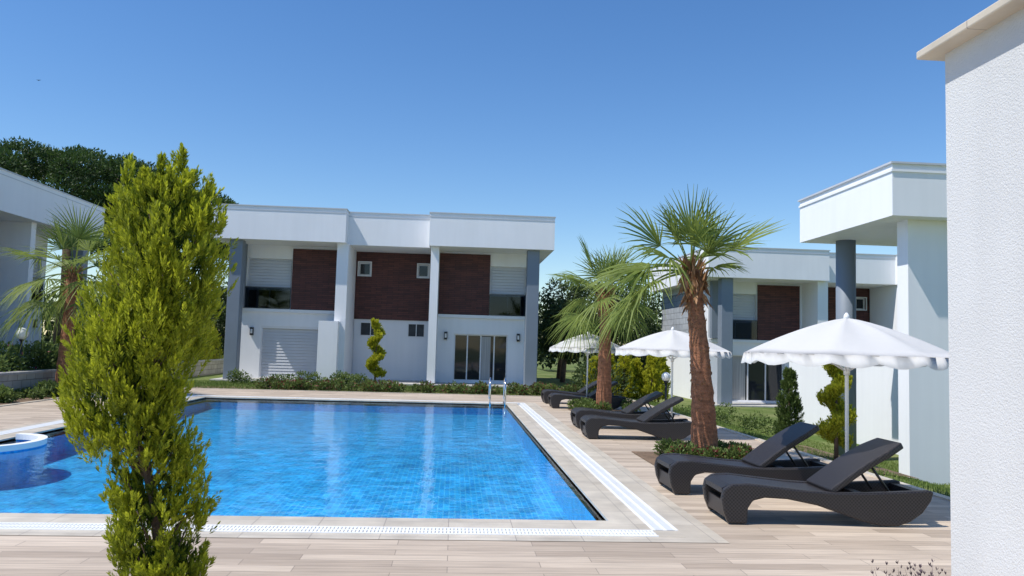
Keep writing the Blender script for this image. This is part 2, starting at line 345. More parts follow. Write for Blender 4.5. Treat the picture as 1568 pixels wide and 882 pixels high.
def villa(loc,rz=0,zs=1.0,leftdoor=False,flush=False):
    e=empty('modern_villa',loc,rz,(1,1,zs)); P=e
    for nm,a,b,y0 in (('roof_left',0,5.48,0),('roof_centre',5.48,8.95,.75),('roof_right',8.95,14.23,0)):
        if flush: y0=0
        box(nm,a,b,y0,10.5,5.82,7.2,M_plaster,P,)
        box(nm+'_coping',a-.03 if nm!='roof_centre' else a+.002,b+.03 if nm!='roof_centre' else b-.002,y0-.03,10.53,7.2,7.24,M_trim,P)
        box(nm+'_drip_line',a+.003,b-.003,y0-.012,y0-.002,7.03,7.06,M_trim,P)
    for a in (.71,13.13): box('column',a,a+.52,.3,.82,-.1,5.82,M_grey,P,.02)
    box('column_back',.72,1.02,1.65,1.95,3.06,5.82,M_grey,P)
    boxes('body',[(.66,5.3,2.32,10.2,-.1,5.82),(9.1,13.6,2.32,10.2,-.1,5.82),(5.3,9.1,3.62,10.2,-.1,5.82)],M_plaster,P)
    boxes('side_cladding',[(.60,.655,3.2,10.1,2.2,5.5),(13.605,13.66,3.2,10.1,2.2,5.5)],M_clad,P)
    facade(P,.66,5.3,2.0,.3,-.1,3.0,[(1.75,4.29,.1,2.3)],M_plaster,'lower_wall_left')
    if leftdoor:
        win(P,1.75,4.29,.1,2.3,2.1,3,M_frame,'sliding_door')
        box('curtain',1.85,2.5,2.185,2.195,.15,2.25,M_curtain,P)
    else:
        corrug('garage_shutter',1.75,4.29,.1,2.3,2.16,M_shutter,P,.13,.04)
        boxes('shutter_guides',[(1.75,1.81,2.02,2.2,.1,2.2),(4.23,4.29,2.02,2.2,.1,2.2),(1.75,4.29,2.02,2.2,2.2,2.3)],M_frame,P)
    sconce(P,1.38,2.0,2.05)
    facade(P,.66,5.3,2.0,.3,3.0,5.82,[(1.05,2.96,3.06,5.24)],M_plaster,'upper_wall_left')
    win(P,1.05,2.96,3.06,5.24,2.15,2,M_frame,'balcony_window')
    corrug('balcony_shutter',1.1,2.9,3.85,5.2,2.17,M_shutter,P,.13,.04)
    box('balustrade_glass',.95,2.94,1.9,1.915,3.06,3.95,M_rail,P); box('handrail',.93,2.95,1.885,1.93,3.95,3.99,M_dframe,P)
    box('brick_panel_left',2.98,4.98,1.93,1.998,3.04,5.70,M_brick,P)
    box('floor_slab_left',.64,5.08,1.88,1.998,2.9,3.035,M_plaster,P)
    box('pier_left',5.11,5.58,.35,2.0,-.1,5.82,M_plaster,P)
    box('lower_pier_block',4.56,5.35,-.15,1.99,-.1,2.54,M_plaster,P)
    box('pier_right',9.03,9.37,.35,2.0,-.1,5.82,M_plaster,P)
    boxes('inner_side_walls',[(5.302,5.56,2.001,3.2,-.1,5.82),(9.05,9.098,2.001,3.2,-.1,5.82)],M_plaster,P)
    facade(P,5.56,9.05,3.3,.3,-.1,2.75,[(5.85,6.8,2.0,2.62),(8.0,8.77,2.0,2.62)],M_plaster,'lower_wall_centre')
    facade(P,5.56,9.05,3.24,.36,2.75,5.82,[(5.69,6.22,4.75,5.33),(8.37,8.86,4.75,5.33)],M_brick,'brick_wall_centre')
    for a,b in ((5.69,6.22),(8.37,8.86)):
        win(P,a,b,4.75,5.33,3.3,1,M_frame,'small_window')
        boxes('window_surround',[(a-.05,b+.05,3.2,3.238,4.70,4.75),(a-.05,b+.05,3.2,3.238,5.33,5.38),(a-.05,a,3.2,3.238,4.75,5.33),(b,b+.05,3.2,3.238,4.75,5.33)],M_frame,P)
    for a,b in ((5.85,6.8),(8.0,8.77)): win(P,a,b,2.0,2.62,3.22,2,M_frame,'low_window',.035,M_frost)
    facade(P,9.1,13.6,2.0,.3,-.1,3.0,[(10.12,12.5,.13,2.19)],M_plaster,'lower_wall_right')
    win(P,10.12,12.5,.13,2.19,2.1,4,M_frame,'sliding_door')
    box('curtain',11.35,11.75,2.185,2.195,.2,2.1,M_curtain,P)
    sconce(P,9.75,2.0,2.1); sconce(P,12.95,2.0,2.1)
    facade(P,9.1,13.6,2.0,.3,3.0,5.82,[(11.65,13.25,3.06,5.24)],M_plaster,'upper_wall_right')
    box('brick_panel_right',9.38,11.62,1.93,1.998,3.04,5.74,M_brick,P)
    win(P,11.65,13.25,3.06,5.24,2.15,2,M_frame,'balcony_window')
    corrug('balcony_shutter',11.7,13.2,3.9,5.2,2.17,M_shutter,P,.13,.04)
    box('balustrade_glass',11.62,13.3,1.9,1.915,3.06,3.95,M_rail,P); box('handrail',11.6,13.32,1.885,1.93,3.95,3.99,M_dframe,P)
    box('floor_slab_right',9.38,13.62,1.88,1.998,2.9,3.035,M_plaster,P)
    box('terrace',.3,13.9,-.1,3.3,-.2,.04,M_pave,P)
    tube('downpipe',[(13.7,2.1,.05),(13.7,2.1,5.8)],.04,M_frame,P,8)
    return e
villa((-10.15,33.3,0))
villa((11.0,34.1,-.62),0,.965,True)
villa((-15.5,21.6,0),math.pi/2,flush=True)
e=empty('modern_villa'); P=e
box('roof',8.65,20,15.2,19.5,4.53,5.58,M_plaster,P); box('roof_coping',8.61,20.03,15.16,19.54,5.58,5.62,M_trim,P)
box('roof_fascia_band',8.625,20,15.175,19.52,5.42,5.47,M_plaster,P)
box('roof_step',10.15,20.1,15.05,15.17,4.6,5.5,M_plaster,P)
box('front_wall',9.2,20,15.6,16.0,-1,4.53,M_plaster,P)
tube('round_column',[(9.55,18.9,-1),(9.55,18.9,4.53)],.23,M_grey,P,28)
box('terrace_wall',11.6,11.85,16,27,-1,1.75,M_plaster,P); box('terrace_wall_cap',11.56,11.89,16,27.04,1.75,1.8,M_trim,P)
box('rear_body',11.9,20,16.01,19.4,-1,4.53,M_plaster,P)
e=empty('villa_side_wall'); P=e
box('wall',2.53,3.0,-5,3.93,-.1,3.3,M_plaster2,P)
box('stone_coping',2.43,3.1,-5,4.03,3.3,3.345,M_cope,P,.008)
gw=empty('stone_garden_wall')
box('wall',-11.8,-11.5,12,43,-.1,.60,M_stone,gw); box('cap',-11.84,-11.46,11.96,43.04,.60,.66,M_base,gw)
# ------------------------------------------------------------------ vegetation tools
def blobs(C,R,n,shell=.65,cull=.72):
    C=np.array(C,float); R=np.array(R,float)
    if R.ndim==1: R=np.repeat(R[:,None],3,1)
    w=(R[:,0]*R[:,1]+R[:,1]*R[:,2]+R[:,0]*R[:,2]); w/=w.sum()
    k=rng.choice(len(C),n,p=w); u=rand_unit(n); r=shell+(1.08-shell)*rng.random(n)**.7
    P=C[k]+u*R[k]*r[:,None]
    keep=np.ones(n,bool)
    for i in range(len(C)):
        d=np.linalg.norm((P-C[i])/R[i],axis=1); keep&=~((d<cull)&(k!=i))
    return P[keep],nrm(u/R[k])[keep],r[keep]
def foliage(name,C,R,n,size,mat,parent=None,shell=.65,asp=.5,up=.2,zmin=None,cull=.72,jit=.8):
    P,Nn,r=blobs(C,R,n,shell,cull)
    if zmin is not None:
        k=P[:,2]>zmin; P,Nn,r=P[k],Nn[k],r[k]
    D=nrm(Nn*.7+rand_unit(len(P))*jit+np.array([0,0,up]))
    L=size*rng.uniform(.6,1.4,len(P)); V=blades(P,D,L,L*asp)
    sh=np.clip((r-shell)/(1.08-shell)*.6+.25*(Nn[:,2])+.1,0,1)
    return quads(name,V,mat,parent,sh)
def tufts(B,A,L,ns,nb,bl,bw,sh0,spread=.35):
    n=len(B); out=[];shs=[]
    for s in range(ns):
        f=(s+.5)/ns*rng.uniform(.8,1.1,n)
        lat=nrm(np.cross(A,rand_unit(n)))
        rad=spread*L*(1-.75*f)*rng.uniform(.2,1,n)
        P0=B+A*(L*f*.85)[:,None]+lat*rad[:,None]*.6
        d=nrm(A+lat*.55*rng.uniform(.3,1,n)[:,None]+rand_unit(n)*.15+np.array([0,0,.25]))
        sl=L*.42*(1-.35*f)
        side=nrm(np.cross(d,rand_unit(n)))
        for j in range(nb):
            g=(j+.3)/nb
            p=P0+d*(sl*g)[:,None]
            sg=1 if j%2 else -1
            bd=nrm(d+side*sg*(.75*(1-g)+.1)+rand_unit(n)*.12)
            l=bl*(1.15-.5*g)*rng.uniform(.7,1.25,n)
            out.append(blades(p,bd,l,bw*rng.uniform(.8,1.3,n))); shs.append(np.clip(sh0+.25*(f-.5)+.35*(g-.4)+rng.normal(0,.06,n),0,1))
    return np.concatenate(out),np.concatenate(shs)
# ------------------------------------------------------------------ foreground golden cypress
tree=empty('golden_cypress_tree',(0,0,0))
T=[(225,258,266),(245,240,278),(260,222,290),(300,172,310),(350,162,328),(400,150,341),(450,132,338),(500,117,322),(550,102,304),(600,88,284),(640,98,284),(680,124,292),(720,143,305),(760,160,316),(800,166,322),(850,174,324),(900,190,318),(985,215,300)]
q=np.array([t[0] for t in T],float); s=.0037
zt=1.7+(515-q)*s; off=lambda a:(np.array(a,float)-784+.028*(q-441)+539.5)*s
cl=(off([t[1] for t in T])+off([t[2] for t in T]))/2; hw=(off([t[2] for t in T])-off([t[1] for t in T]))/2
o_=np.argsort(zt); zt=zt[o_];cl=cl[o_];hw=hw[o_]
RT=np.array([.9976,-.0698,0]); BK=np.array([.0698,.9976,0]); B0=np.array([-1.64,4.63,0])
def cyp_tufts(n,rlo,rhi):
    z=rng.uniform(.02,2.60,n); w=np.interp(z,zt,hw)
    k=rng.random(n)<np.clip(w/.42,.25,1); z=z[k]; w=w[k]; n=len(z)
    c=np.interp(z,zt,cl); az=rng.uniform(0,2*np.pi,n); rr=rng.uniform(rlo,rhi,n)
    outd=np.cos(az)[:,None]*RT+np.sin(az)[:,None]*BK*.85
    L=rng.uniform(.12,.24,n)*np.clip(w/.35,.45,1.1)
    P=B0+c[:,None]*RT+outd*(w*rr)[:,None]; P[:,2]=z-L*.3
    A=nrm(outd*.40+np.array([0,0,1.])+rand_unit(n)*.14)
    hole=np.sin(P[:,0]*13+P[:,2]*9)+np.sin(P[:,1]*17-P[:,2]*12+1)+np.sin(P[:,2]*21+P[:,0]*8)
    lim=np.where((z<1.3)&(z>.5),-.75,-1.7)
    k=hole>lim
    return P[k],A[k],L[k]
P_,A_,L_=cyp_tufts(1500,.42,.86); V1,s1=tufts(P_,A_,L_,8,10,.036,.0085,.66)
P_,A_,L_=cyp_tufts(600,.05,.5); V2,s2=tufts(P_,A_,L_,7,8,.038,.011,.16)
tp=[];ta=[];tl=[]
for px,qq,L in ((262,258,.15),(259,270,.17),(255,290,.2),(178,285,.18),(183,300,.2),(235,285,.17),(280,300,.16),(205,300,.16),(322,360,.16),(240,300,.2),(225,310,.2),(262,300,.2),(232,262,.1)):
    zz=1.7+(515-qq)*s; xx=(px-784+.028*(qq-441)+539.5)*s
    p=B0+RT*xx+np.array([0,0,zz]); tp.append(p); ta.append(nrm(np.array([rng.normal(0,.08),rng.normal(0,.08),1]))); tl.append(L)
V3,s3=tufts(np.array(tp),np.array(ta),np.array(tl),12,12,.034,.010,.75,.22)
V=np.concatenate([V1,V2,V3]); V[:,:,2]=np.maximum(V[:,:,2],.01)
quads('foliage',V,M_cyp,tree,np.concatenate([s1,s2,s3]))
pts=[];rr=[]
for z in np.linspace(0,2.4,14):
    c=np.interp(z,zt,cl); p=B0+RT*(c*.9)+np.array([0,0,z]); pts.append(tuple(p)); rr.append(.032*(1-z/2.8)+.004)
tube('trunk',pts,rr,M_bark,tree,8)
for i in range(46):
    z=rng.uniform(.2,2.2); c=np.interp(z,zt,cl); w=np.interp(z,zt,hw); a=rng.uniform(0,6.28)
    p=B0+RT*(c*.9)+np.array([0,0,z]); d=np.cos(a)*RT+np.sin(a)*BK
    tube('branch',[p,p+d*w*.35+np.array([0,0,.09]),p+d*w*.65+np.array([0,0,.24])],[.008,.006,.003],M_bark,tree,5)
# ------------------------------------------------------------------ palms
def palm(base,H,r0,r1,leaves,pet,bl,lean=(0,0),husk=60,crownz=0):
    e=empty('fan_palm_tree',base)
    pts=[];rad=[]
    n=26
    for i in range(n):
        f=i/(n-1); z=H*f
        r=(r0*(1-f)**1.6+r1*(1-(1-f)**1.6))*(1+.045*math.sin(i*2.2)+rng.uniform(-.02,.02))
        if f>.8: r*=1+(f-.8)*(2.4 if f<.92 else 0)+(.29*(1-(f-.92)/.08*1.6) if f>=.92 else 0)
        pts.append((lean[0]*f**1.5,lean[1]*f**1.5,z)); rad.append(r)
    tube('trunk',pts,rad,M_trunk,e,18)
    top=np.array([lean[0],lean[1],H])
    m=husk*6; f=1-rng.random(m)**2.2*.85; a=rng.uniform(0,6.28,m); rr=np.interp(f,np.linspace(0,1,n),rad)*.95
    P=np.stack([lean[0]*f**1.5+rr*np.cos(a),lean[1]*f**1.5+rr*np.sin(a),H*f],1)
    up=(f>.8)
    Dd=nrm(np.stack([np.cos(a)*np.where(up,.45,.2),np.sin(a)*np.where(up,.45,.2),np.where(rng.random(m)<.6,1,-.8)],1)+rand_unit(m)*.2)
    L=np.where(up,rng.uniform(.12,.34,m),rng.uniform(.04,.08,m)); V=blades(P,Dd,L,np.where(up,.05,.03))
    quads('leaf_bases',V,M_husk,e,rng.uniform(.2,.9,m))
    Q=[];S=[];PQ=[]
    for (az,el,sc,dr) in leaves:
        az=math.radians(az); el=math.radians(el)
        d=np.array([math.cos(az)*math.cos(el),math.sin(az)*math.cos(el),math.sin(el)])
        pl=pet*sc*rng.uniform(.9,1.1); K=7; pp=[]
        for i in range(K+1):
            f=i/K; pp.append(top+np.array([0,0,-.05])+d*pl*f-np.array([0,0,1])*dr*.35*pl*f*f)
        pp=np.array(pp); td=nrm(pp[-1]-pp[-2]); sd=nrm(np.cross(td,[0,0,1.]))
        for i in range(K):
            w0=.022*(1-.4*i/K); w1=.022*(1-.4*(i+1)/K)
            PQ.append([pp[i]-sd*w0,pp[i]+sd*w0,pp[i+1]+sd*w1,pp[i+1]-sd*w1])
            PQ.append([pp[i]-np.array([0,0,w0]),pp[i]+np.array([0,0,w0]),pp[i+1]+np.array([0,0,w1]),pp[i+1]-np.array([0,0,w1])])
        nn=np.cross(sd,td)
        roll=rng.uniform(-.6,.6); sd=nrm(sd*math.cos(roll)+nn*math.sin(roll)); nn=np.cross(sd,td)
        ns=30; span=rng.uniform(150,210); dphi=math.radians(span)/ns
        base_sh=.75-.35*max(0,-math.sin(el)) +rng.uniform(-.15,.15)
        for k in range(ns):
            ph=-math.radians(span/2)+dphi*(k+.5)
            dd=math.cos(ph)*td+math.sin(ph)*sd+nn*(.25*math.cos(ph*.8)-.1+rng.normal(0,.03))
            dd=nrm(dd); L=bl*sc*(.55+.45*math.cos(ph/1.4))*rng.uniform(.88,1.08)
            lat=nrm(np.cross(dd,nn)); fs=[0,.25,.45,.72,1]
            wd=[.004,.25*L*dphi*.52,.38*L*dphi*.42,.20*L*dphi*.42,.002]
            drp=dr*rng.uniform(.4,1.3)
            pr=[pp[-1]+dd*L*f-np.array([0,0,1])*drp*.55*L*f**2.6+rng.normal(0,.012*f,3) for f in fs]
            fold=nn*(.014 if k%2 else -.014)
            for i in range(4):
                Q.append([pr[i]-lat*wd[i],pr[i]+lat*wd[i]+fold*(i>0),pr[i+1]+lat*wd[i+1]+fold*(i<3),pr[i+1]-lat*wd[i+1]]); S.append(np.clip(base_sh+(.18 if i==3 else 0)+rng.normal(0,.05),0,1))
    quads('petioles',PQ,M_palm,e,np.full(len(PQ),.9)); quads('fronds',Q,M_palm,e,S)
    return e
l1=[(-12,36,1.20,.22),(12,54,1.0,.2),(80,84,1.0,.1),(120,66,.95,.2),(168,46,1.2,.35),(184,24,1.3,1.0),(203,8,1.25,1.2),(168,0,1.2,1.1),(262,66,.9,.4),(300,50,.8,.5),(60,42,.8,.5),(190,66,.9,.3),(216,36,.95,.9),(150,28,1.1,.8),(20,26,.75,.6),(345,72,1.0,.2),(182,10,1.1,.6)]
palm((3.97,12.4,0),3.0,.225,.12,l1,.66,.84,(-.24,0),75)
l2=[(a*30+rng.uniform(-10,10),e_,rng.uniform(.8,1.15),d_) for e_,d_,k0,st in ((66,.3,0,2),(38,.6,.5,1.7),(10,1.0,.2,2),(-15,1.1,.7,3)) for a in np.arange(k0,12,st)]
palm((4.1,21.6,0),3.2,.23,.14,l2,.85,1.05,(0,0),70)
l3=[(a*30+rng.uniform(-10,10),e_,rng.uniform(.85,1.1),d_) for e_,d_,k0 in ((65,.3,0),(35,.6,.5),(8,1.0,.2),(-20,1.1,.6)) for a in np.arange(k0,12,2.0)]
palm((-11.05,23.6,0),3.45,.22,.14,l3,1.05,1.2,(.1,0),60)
# ------------------------------------------------------------------ stone pines and far trees
def pine(x,y,top,rx,th=4.2):
    e=empty('stone_pine_tree',(x,y,0)); zc=top-th*.55
    tube('trunk',[(0,0,0),(.3,0,zc*.45),(0,.2,zc-1)],[.5,.4,.3],M_bark,e,10)
    C=[];R=[]
    for i in range(80):
        a=rng.uniform(0,6.28); r=rx*math.sqrt(rng.random())*.9; h=math.sqrt(max(0,1-(r/rx)**2))
        C.append((r*math.cos(a),r*math.sin(a),zc+(th*.5)*h-.6+rng.uniform(-.3,.3))); q_=rng.uniform(.8,1.5); R.append((q_,q_,q_*.75))
        if i<9: tube('limb',[(0,.2,zc-1.6),(C[-1][0]*.5,C[-1][1]*.5,zc-.9),(C[-1][0]*.9,C[-1][1]*.9,C[-1][2]-.5)],[.2,.14,.05],M_bark,e,6)
    for i in range(16):
        a=6.28*i/16; C.append((rx*.85*math.cos(a),rx*.85*math.sin(a),zc-.9+rng.uniform(-.3,.3))); R.append((1.4,1.4,1.2))
    foliage('crown',C,R,85000,.24,M_pine,e,.5,.38,.35)
pine(-28.6,60,14.9,8.4,6.2); pine(-22.6,62,13.2,6.0,5.6); pine(-42,60,13.8,6)
def tree(x,y,H,r,name='garden_tree',n=12000,sz=.18,mat=None,z0=0):
    e=empty(name,(x,y,z0)); tube('trunk',[(0,0,0),(.1,0,H*.3),(0,0,H*.6)],[.14,.11,.06],M_bark,e,8)
    C=[];R=[]
    for i in range(14):
        a=rng.uniform(0,6.28); rr=r*rng.uniform(.1,.75); z=H*rng.uniform(.3,.85)
        C.append((rr*math.cos(a),rr*math.sin(a),z)); R.append(r*rng.uniform(.3,.5))
        if i<6: tube('limb',[(0,0,H*.3),(C[-1][0]*.5,C[-1][1]*.5,z*.85),C[-1]],[.06,.04,.02],M_bark,e,5)
    foliage('crown',C,R,n,sz,mat or M_tree,e,.5,.5,.2)
tree(5.8,44,5.6,2.4); tree(9.2,46,5.6,2.6); tree(12.0,50,5.6,2.6); tree(5.4,39.5,4.2,1.6); tree(-13.5,46,5.2,2.2); tree(-18,47,6.0,3); tree(-16.5,42,4.2,1.8)
C=[];R=[]
for i in range(120):
    x=-80+170*i/120; C.append((x,78+rng.uniform(-3,3),rng.uniform(1.5,3.0))); R.append(rng.uniform(2.2,3.2))
foliage('background_trees',C,R,45000,.6,M_tree,None,.6,.6,.2,0)
def shrubs(name,x0,x1,y0,y1,n,h,leaf,mat,cnt,z=0,extra=None,ef=.18):
    e=empty(name); C=[];R=[]
    for i in range(n):
        x=rng.uniform(x0,x1); y=rng.uniform(y0,y1); hh=h*rng.uniform(.5,1.1); C.append((x,y,z+hh*.45)); R.append((hh*rng.uniform(.5,.8),hh*rng.uniform(.5,.8),hh*.55))
    foliage('leaves',C,R,cnt,leaf,mat,e,.35,.45,.35,z+.0,cull=.5)
    if extra: foliage('accent_leaves',C,R,int(cnt*ef),leaf*.9,extra,e,.7,.5,.3,z,cull=.8)
    return e
mesh('garden_bed_soil',[(3.0,11.6,.01),(4.95,11.6,.01),(4.95,13.3,.01),(3.0,13.3,.01)],[(0,1,2,3)],M_soil)
mesh('garden_bed_soil',[(3.2,20.7,.01),(5,20.7,.01),(5,22.3,.01),(3.2,22.3,.01)],[(0,1,2,3)],M_soil)
mesh('garden_bed_soil',[(-11.5,14,.01),(-10.43,14,.01),(-10.43,27.5,.01),(-11.5,27.5,.01)],[(0,1,2,3)],M_soil)
mesh('garden_bed_soil',[(-9.0,27.7,-.015),(5.5,27.7,-.015),(5.5,29.4,-.015),(-9.0,29.4,-.015)],[(0,1,2,3)],M_soil)
shrubs('low_shrub_bed',3.15,4.8,11.75,12.3,16,.26,.055,M_shrub,9000,0,M_red)
shrubs('low_shrub_bed',3.15,4.8,12.6,13.2,12,.26,.055,M_shrub,6000)
shrubs('low_shrub_bed',3.3,4.9,20.8,22.2,16,.3,.07,M_shrub,5000)
shrubs('low_shrub_bed',-11.4,-10.55,19.5,23.5,22,.36,.08,M_shrub,7000)
shrubs('flower_border',-6.8,5.3,27.8,29.2,90,.36,.09,M_shrub,16000,0,M_red)
shrubs('rose_bushes',-13.6,-12.0,15,27,46,.95,.11,M_shrub,20000,.4,M_flower,.012)
shrubs('garden_shrubs',-9,-3.5,30.5,33,14,.5,.09,M_shrub,3500)
shrubs('garden_shrubs',5.0,6.4,27.6,33,16,1.3,.12,M_tree,9000,-.1)
def conif(name,x,y,z,H,r,mat,n=170,bl=.06,bw=.018,spiral=False,sh=.55):
    e=empty(name,(x,y,z)); f=rng.random(n); a=rng.uniform(0,6.28,n)
    if spiral:
        ph=f*2*math.pi*2.6; R=r*(.62-.35*f); P=np.stack([R*.75*np.cos(ph),R*.75*np.sin(ph),.12*H+.86*H*f],1)
        out=np.stack([np.cos(a),np.sin(a),0*a],1); P=P+out*(r*.36*(1-.5*f))[:,None]*rng.random(n)[:,None]; L=np.full(n,r*.62)*(1-.35*f)
    else:
        out=np.stack([np.cos(a),np.sin(a),0*a],1); R=r*np.clip(1.15*(1-f)**.6,0,1)*np.clip(f*6+.5,0,1)
        P=out*(R*rng.uniform(.3,.85,n))[:,None]; P[:,2]=H*f*.9; L=np.full(n,r*.75)*(1.1-.4*f)
    A=nrm(out*.5+np.array([0,0,1.])+rand_unit(n)*.2)
    V,s_=tufts(P,A,L,5,6,bl,bw,sh); quads('foliage',V,mat,e,s_); tube('trunk',[(0,0,0),(0,0,H*.85)],[.04,.015],M_bark,e,7)
conif('spiral_topiary',-3.0,31,0,2.5,.42,M_gold,320,.10,.035,True,.75)
conif('spiral_topiary',6.25,12.7,-.05,1.62,.36,M_gold,620,.05,.018,True,.7)
conif('conical_conifer',8.35,19.4,-.6,2.0,.33,M_shrub,420,.07,.02,False,.45)
for i,(x,y) in enumerate([(5.0,27.2),(5.5,27.4),(6.0,27.0),(6.5,27.4),(7.0,27.0),(7.4,27.6)]):
    conif('golden_shrub',x,y+.9,-.15,1.5+.2*(i%3),.42,M_gold,170,.1,.04,False,.8)
e=empty('conifer_hedge'); n=2600
yy=rng.uniform(27,42.5,n); f=rng.random(n); cell=(yy*1.6)%1.0-.5; w=.42*(1-f**2.5); a=rng.uniform(0,6.28,n)
P=np.stack([-12.5+w*np.cos(a),yy+0*a,.45+f*(1.75-abs(cell)*.9)],1); A=nrm(np.stack([np.cos(a)*.4,np.sin(a)*.15,1+0*a],1)+rand_unit(n)*.15)
V,s_=tufts(P,A,np.full(n,.3),3,5,.12,.04,.55); quads('foliage',V,M_gold,e,s_)
n=70000; x=rng.uniform(6.1,10.5,n); y=5+rng.random(n)**1.2*26
z=np.array([gz(a,b) for a,b in zip(x,y)]); P=np.stack([x,y,z],1); A=nrm(np.array([0,0,1.])+rand_unit(n)*.45)
quads('lawn_grass',blades(P,A,rng.uniform(.03,.075,n),.012),M_grassb,None,rng.uniform(.2,.9,n))
n=25000; x=rng.uniform(-11.4,6,n); y=rng.uniform(27.7,33,n); P=np.stack([x,y,np.full(n,-.03)],1); A=nrm(np.array([0,0,1.])+rand_unit(n)*.45)
quads('lawn_grass',blades(P,A,rng.uniform(.04,.09,n),.02),M_grassb,None,rng.uniform(.2,.9,n))
mesh('garden_bed_soil',[(6.1,11.6,.0),(7.0,11.6,-.10),(7.0,15.5,-.10),(6.1,15.5,.0)],[(0,1,2,3)],M_soil)
shrubs('small_bedding_plants',6.2,9,20,26,26,.4,.07,M_shrub,4000,-.35)
n=90; x=rng.uniform(3.0,3.45,n); y=rng.uniform(5.2,5.6,n); P=np.stack([x,y,0*x],1); A=nrm(np.array([0,0,1.])+rand_unit(n)*.28)
e=empty('lavender_plant'); Vv=blades(P,A,rng.uniform(.14,.27,n),.006)
tips=P+A*rng.uniform(.12,.26,n)[:,None]; V2_=blades(np.repeat(tips,4,0),nrm(np.repeat(A,4,0)+rand_unit(n*4)*.5),.03,.008)
quads('stems',np.concatenate([Vv,V2_]),M_lav,e,rng.uniform(.1,.9,n*5))
# ------------------------------------------------------------------ loungers
prof=[(.05,0),(.0,.12),(-.02,.24),(.0,.33),(.08,.385),(.25,.395),(.55,.365),(.85,.335),(1.15,.32),(1.5,.325),(1.85,.345),(2.1,.36),(2.15,.345),(2.12,.25),(2.03,.13),(1.9,.04),(1.78,0),(1.6,0),(1.42,.035),(1.2,.11),(.95,.19),(.65,.245),(.42,.255),(.30,.225),(.25,.15),(.24,0)]
def lounger(x,y,rz=0,ba=33):
    e=empty('rattan_sun_lounger',(x,y,.012),rz); k=len(prof)
    for yy in (-.345,.275):
        V=[(a,yy,b) for a,b in prof]+[(a,yy+.07,b) for a,b in prof]
        F=[tuple(range(k)),tuple(range(2*k-1,k-1,-1))]+[(i,i+k,(i+1)%k+k,(i+1)%k) for i in range(k)]
        mesh('side_frame',V,F,M_rattan,e,bevel=.018)
    sx=[.0,.08,.25,.55,.85,1.15]; sz=[.335,.375,.385,.352,.322,.305]; V=[];F=[]
    for a,b in zip(sx,sz): V+=[(a,-.275,b),(a,.275,b),(a,.275,b-.05),(a,-.275,b-.05)]
    for i in range(5):
        for j in range(4): F.append((i*4+j,i*4+(j+1)%4,i*4+4+(j+1)%4,i*4+4+j))
    F+=[(0,3,2,1),(20,21,22,23)]; mesh('seat',V,F,M_rattan,e)
    boxes('cross_bars',[(2.02,2.12,-.275,.275,.25,.33),(1.5,1.58,-.275,.275,.2,.27),(.03,.12,-.275,.275,.05,.2)],M_rattan,e)
    ca,sa=math.cos(math.radians(ba)),math.sin(math.radians(ba)); V=[];F=[];st=9
    for i in range(st+1):
        f=i/st; l=.92*f; h=.34+l*sa+.03*math.sin(f*3.1)-.02*f; xx=1.10+l*ca
        w=.30-(.06*max(0,f-.8)/.2)
        V+=[(xx,-w,h),(xx,w,h),(xx+.03,w,h-.06),(xx+.03,-w,h-.06)]
    for i in range(st):
        for j in range(4): F.append((i*4+j,i*4+(j+1)%4,i*4+4+(j+1)%4,i*4+4+j))
    F+=[(0,3,2,1),tuple(st*4+j for j in range(4))]; mesh('backrest',V,F,M_rattan,e,bevel=.015)
    for yy in (-.2,.2): tube('support_strut',[(1.55,yy,.6),(1.78,yy,.28)],.014,M_black,e,6)
for (x,y,r,ba) in ((2.72,8.2,-.02,33),(2.60,9.75,.015,34),(2.52,15.35,.0,32),(2.62,17.25,.02,31),(2.75,22.7,0,30),(2.75,24.5,.02,30)): lounger(x,y,r,ba)
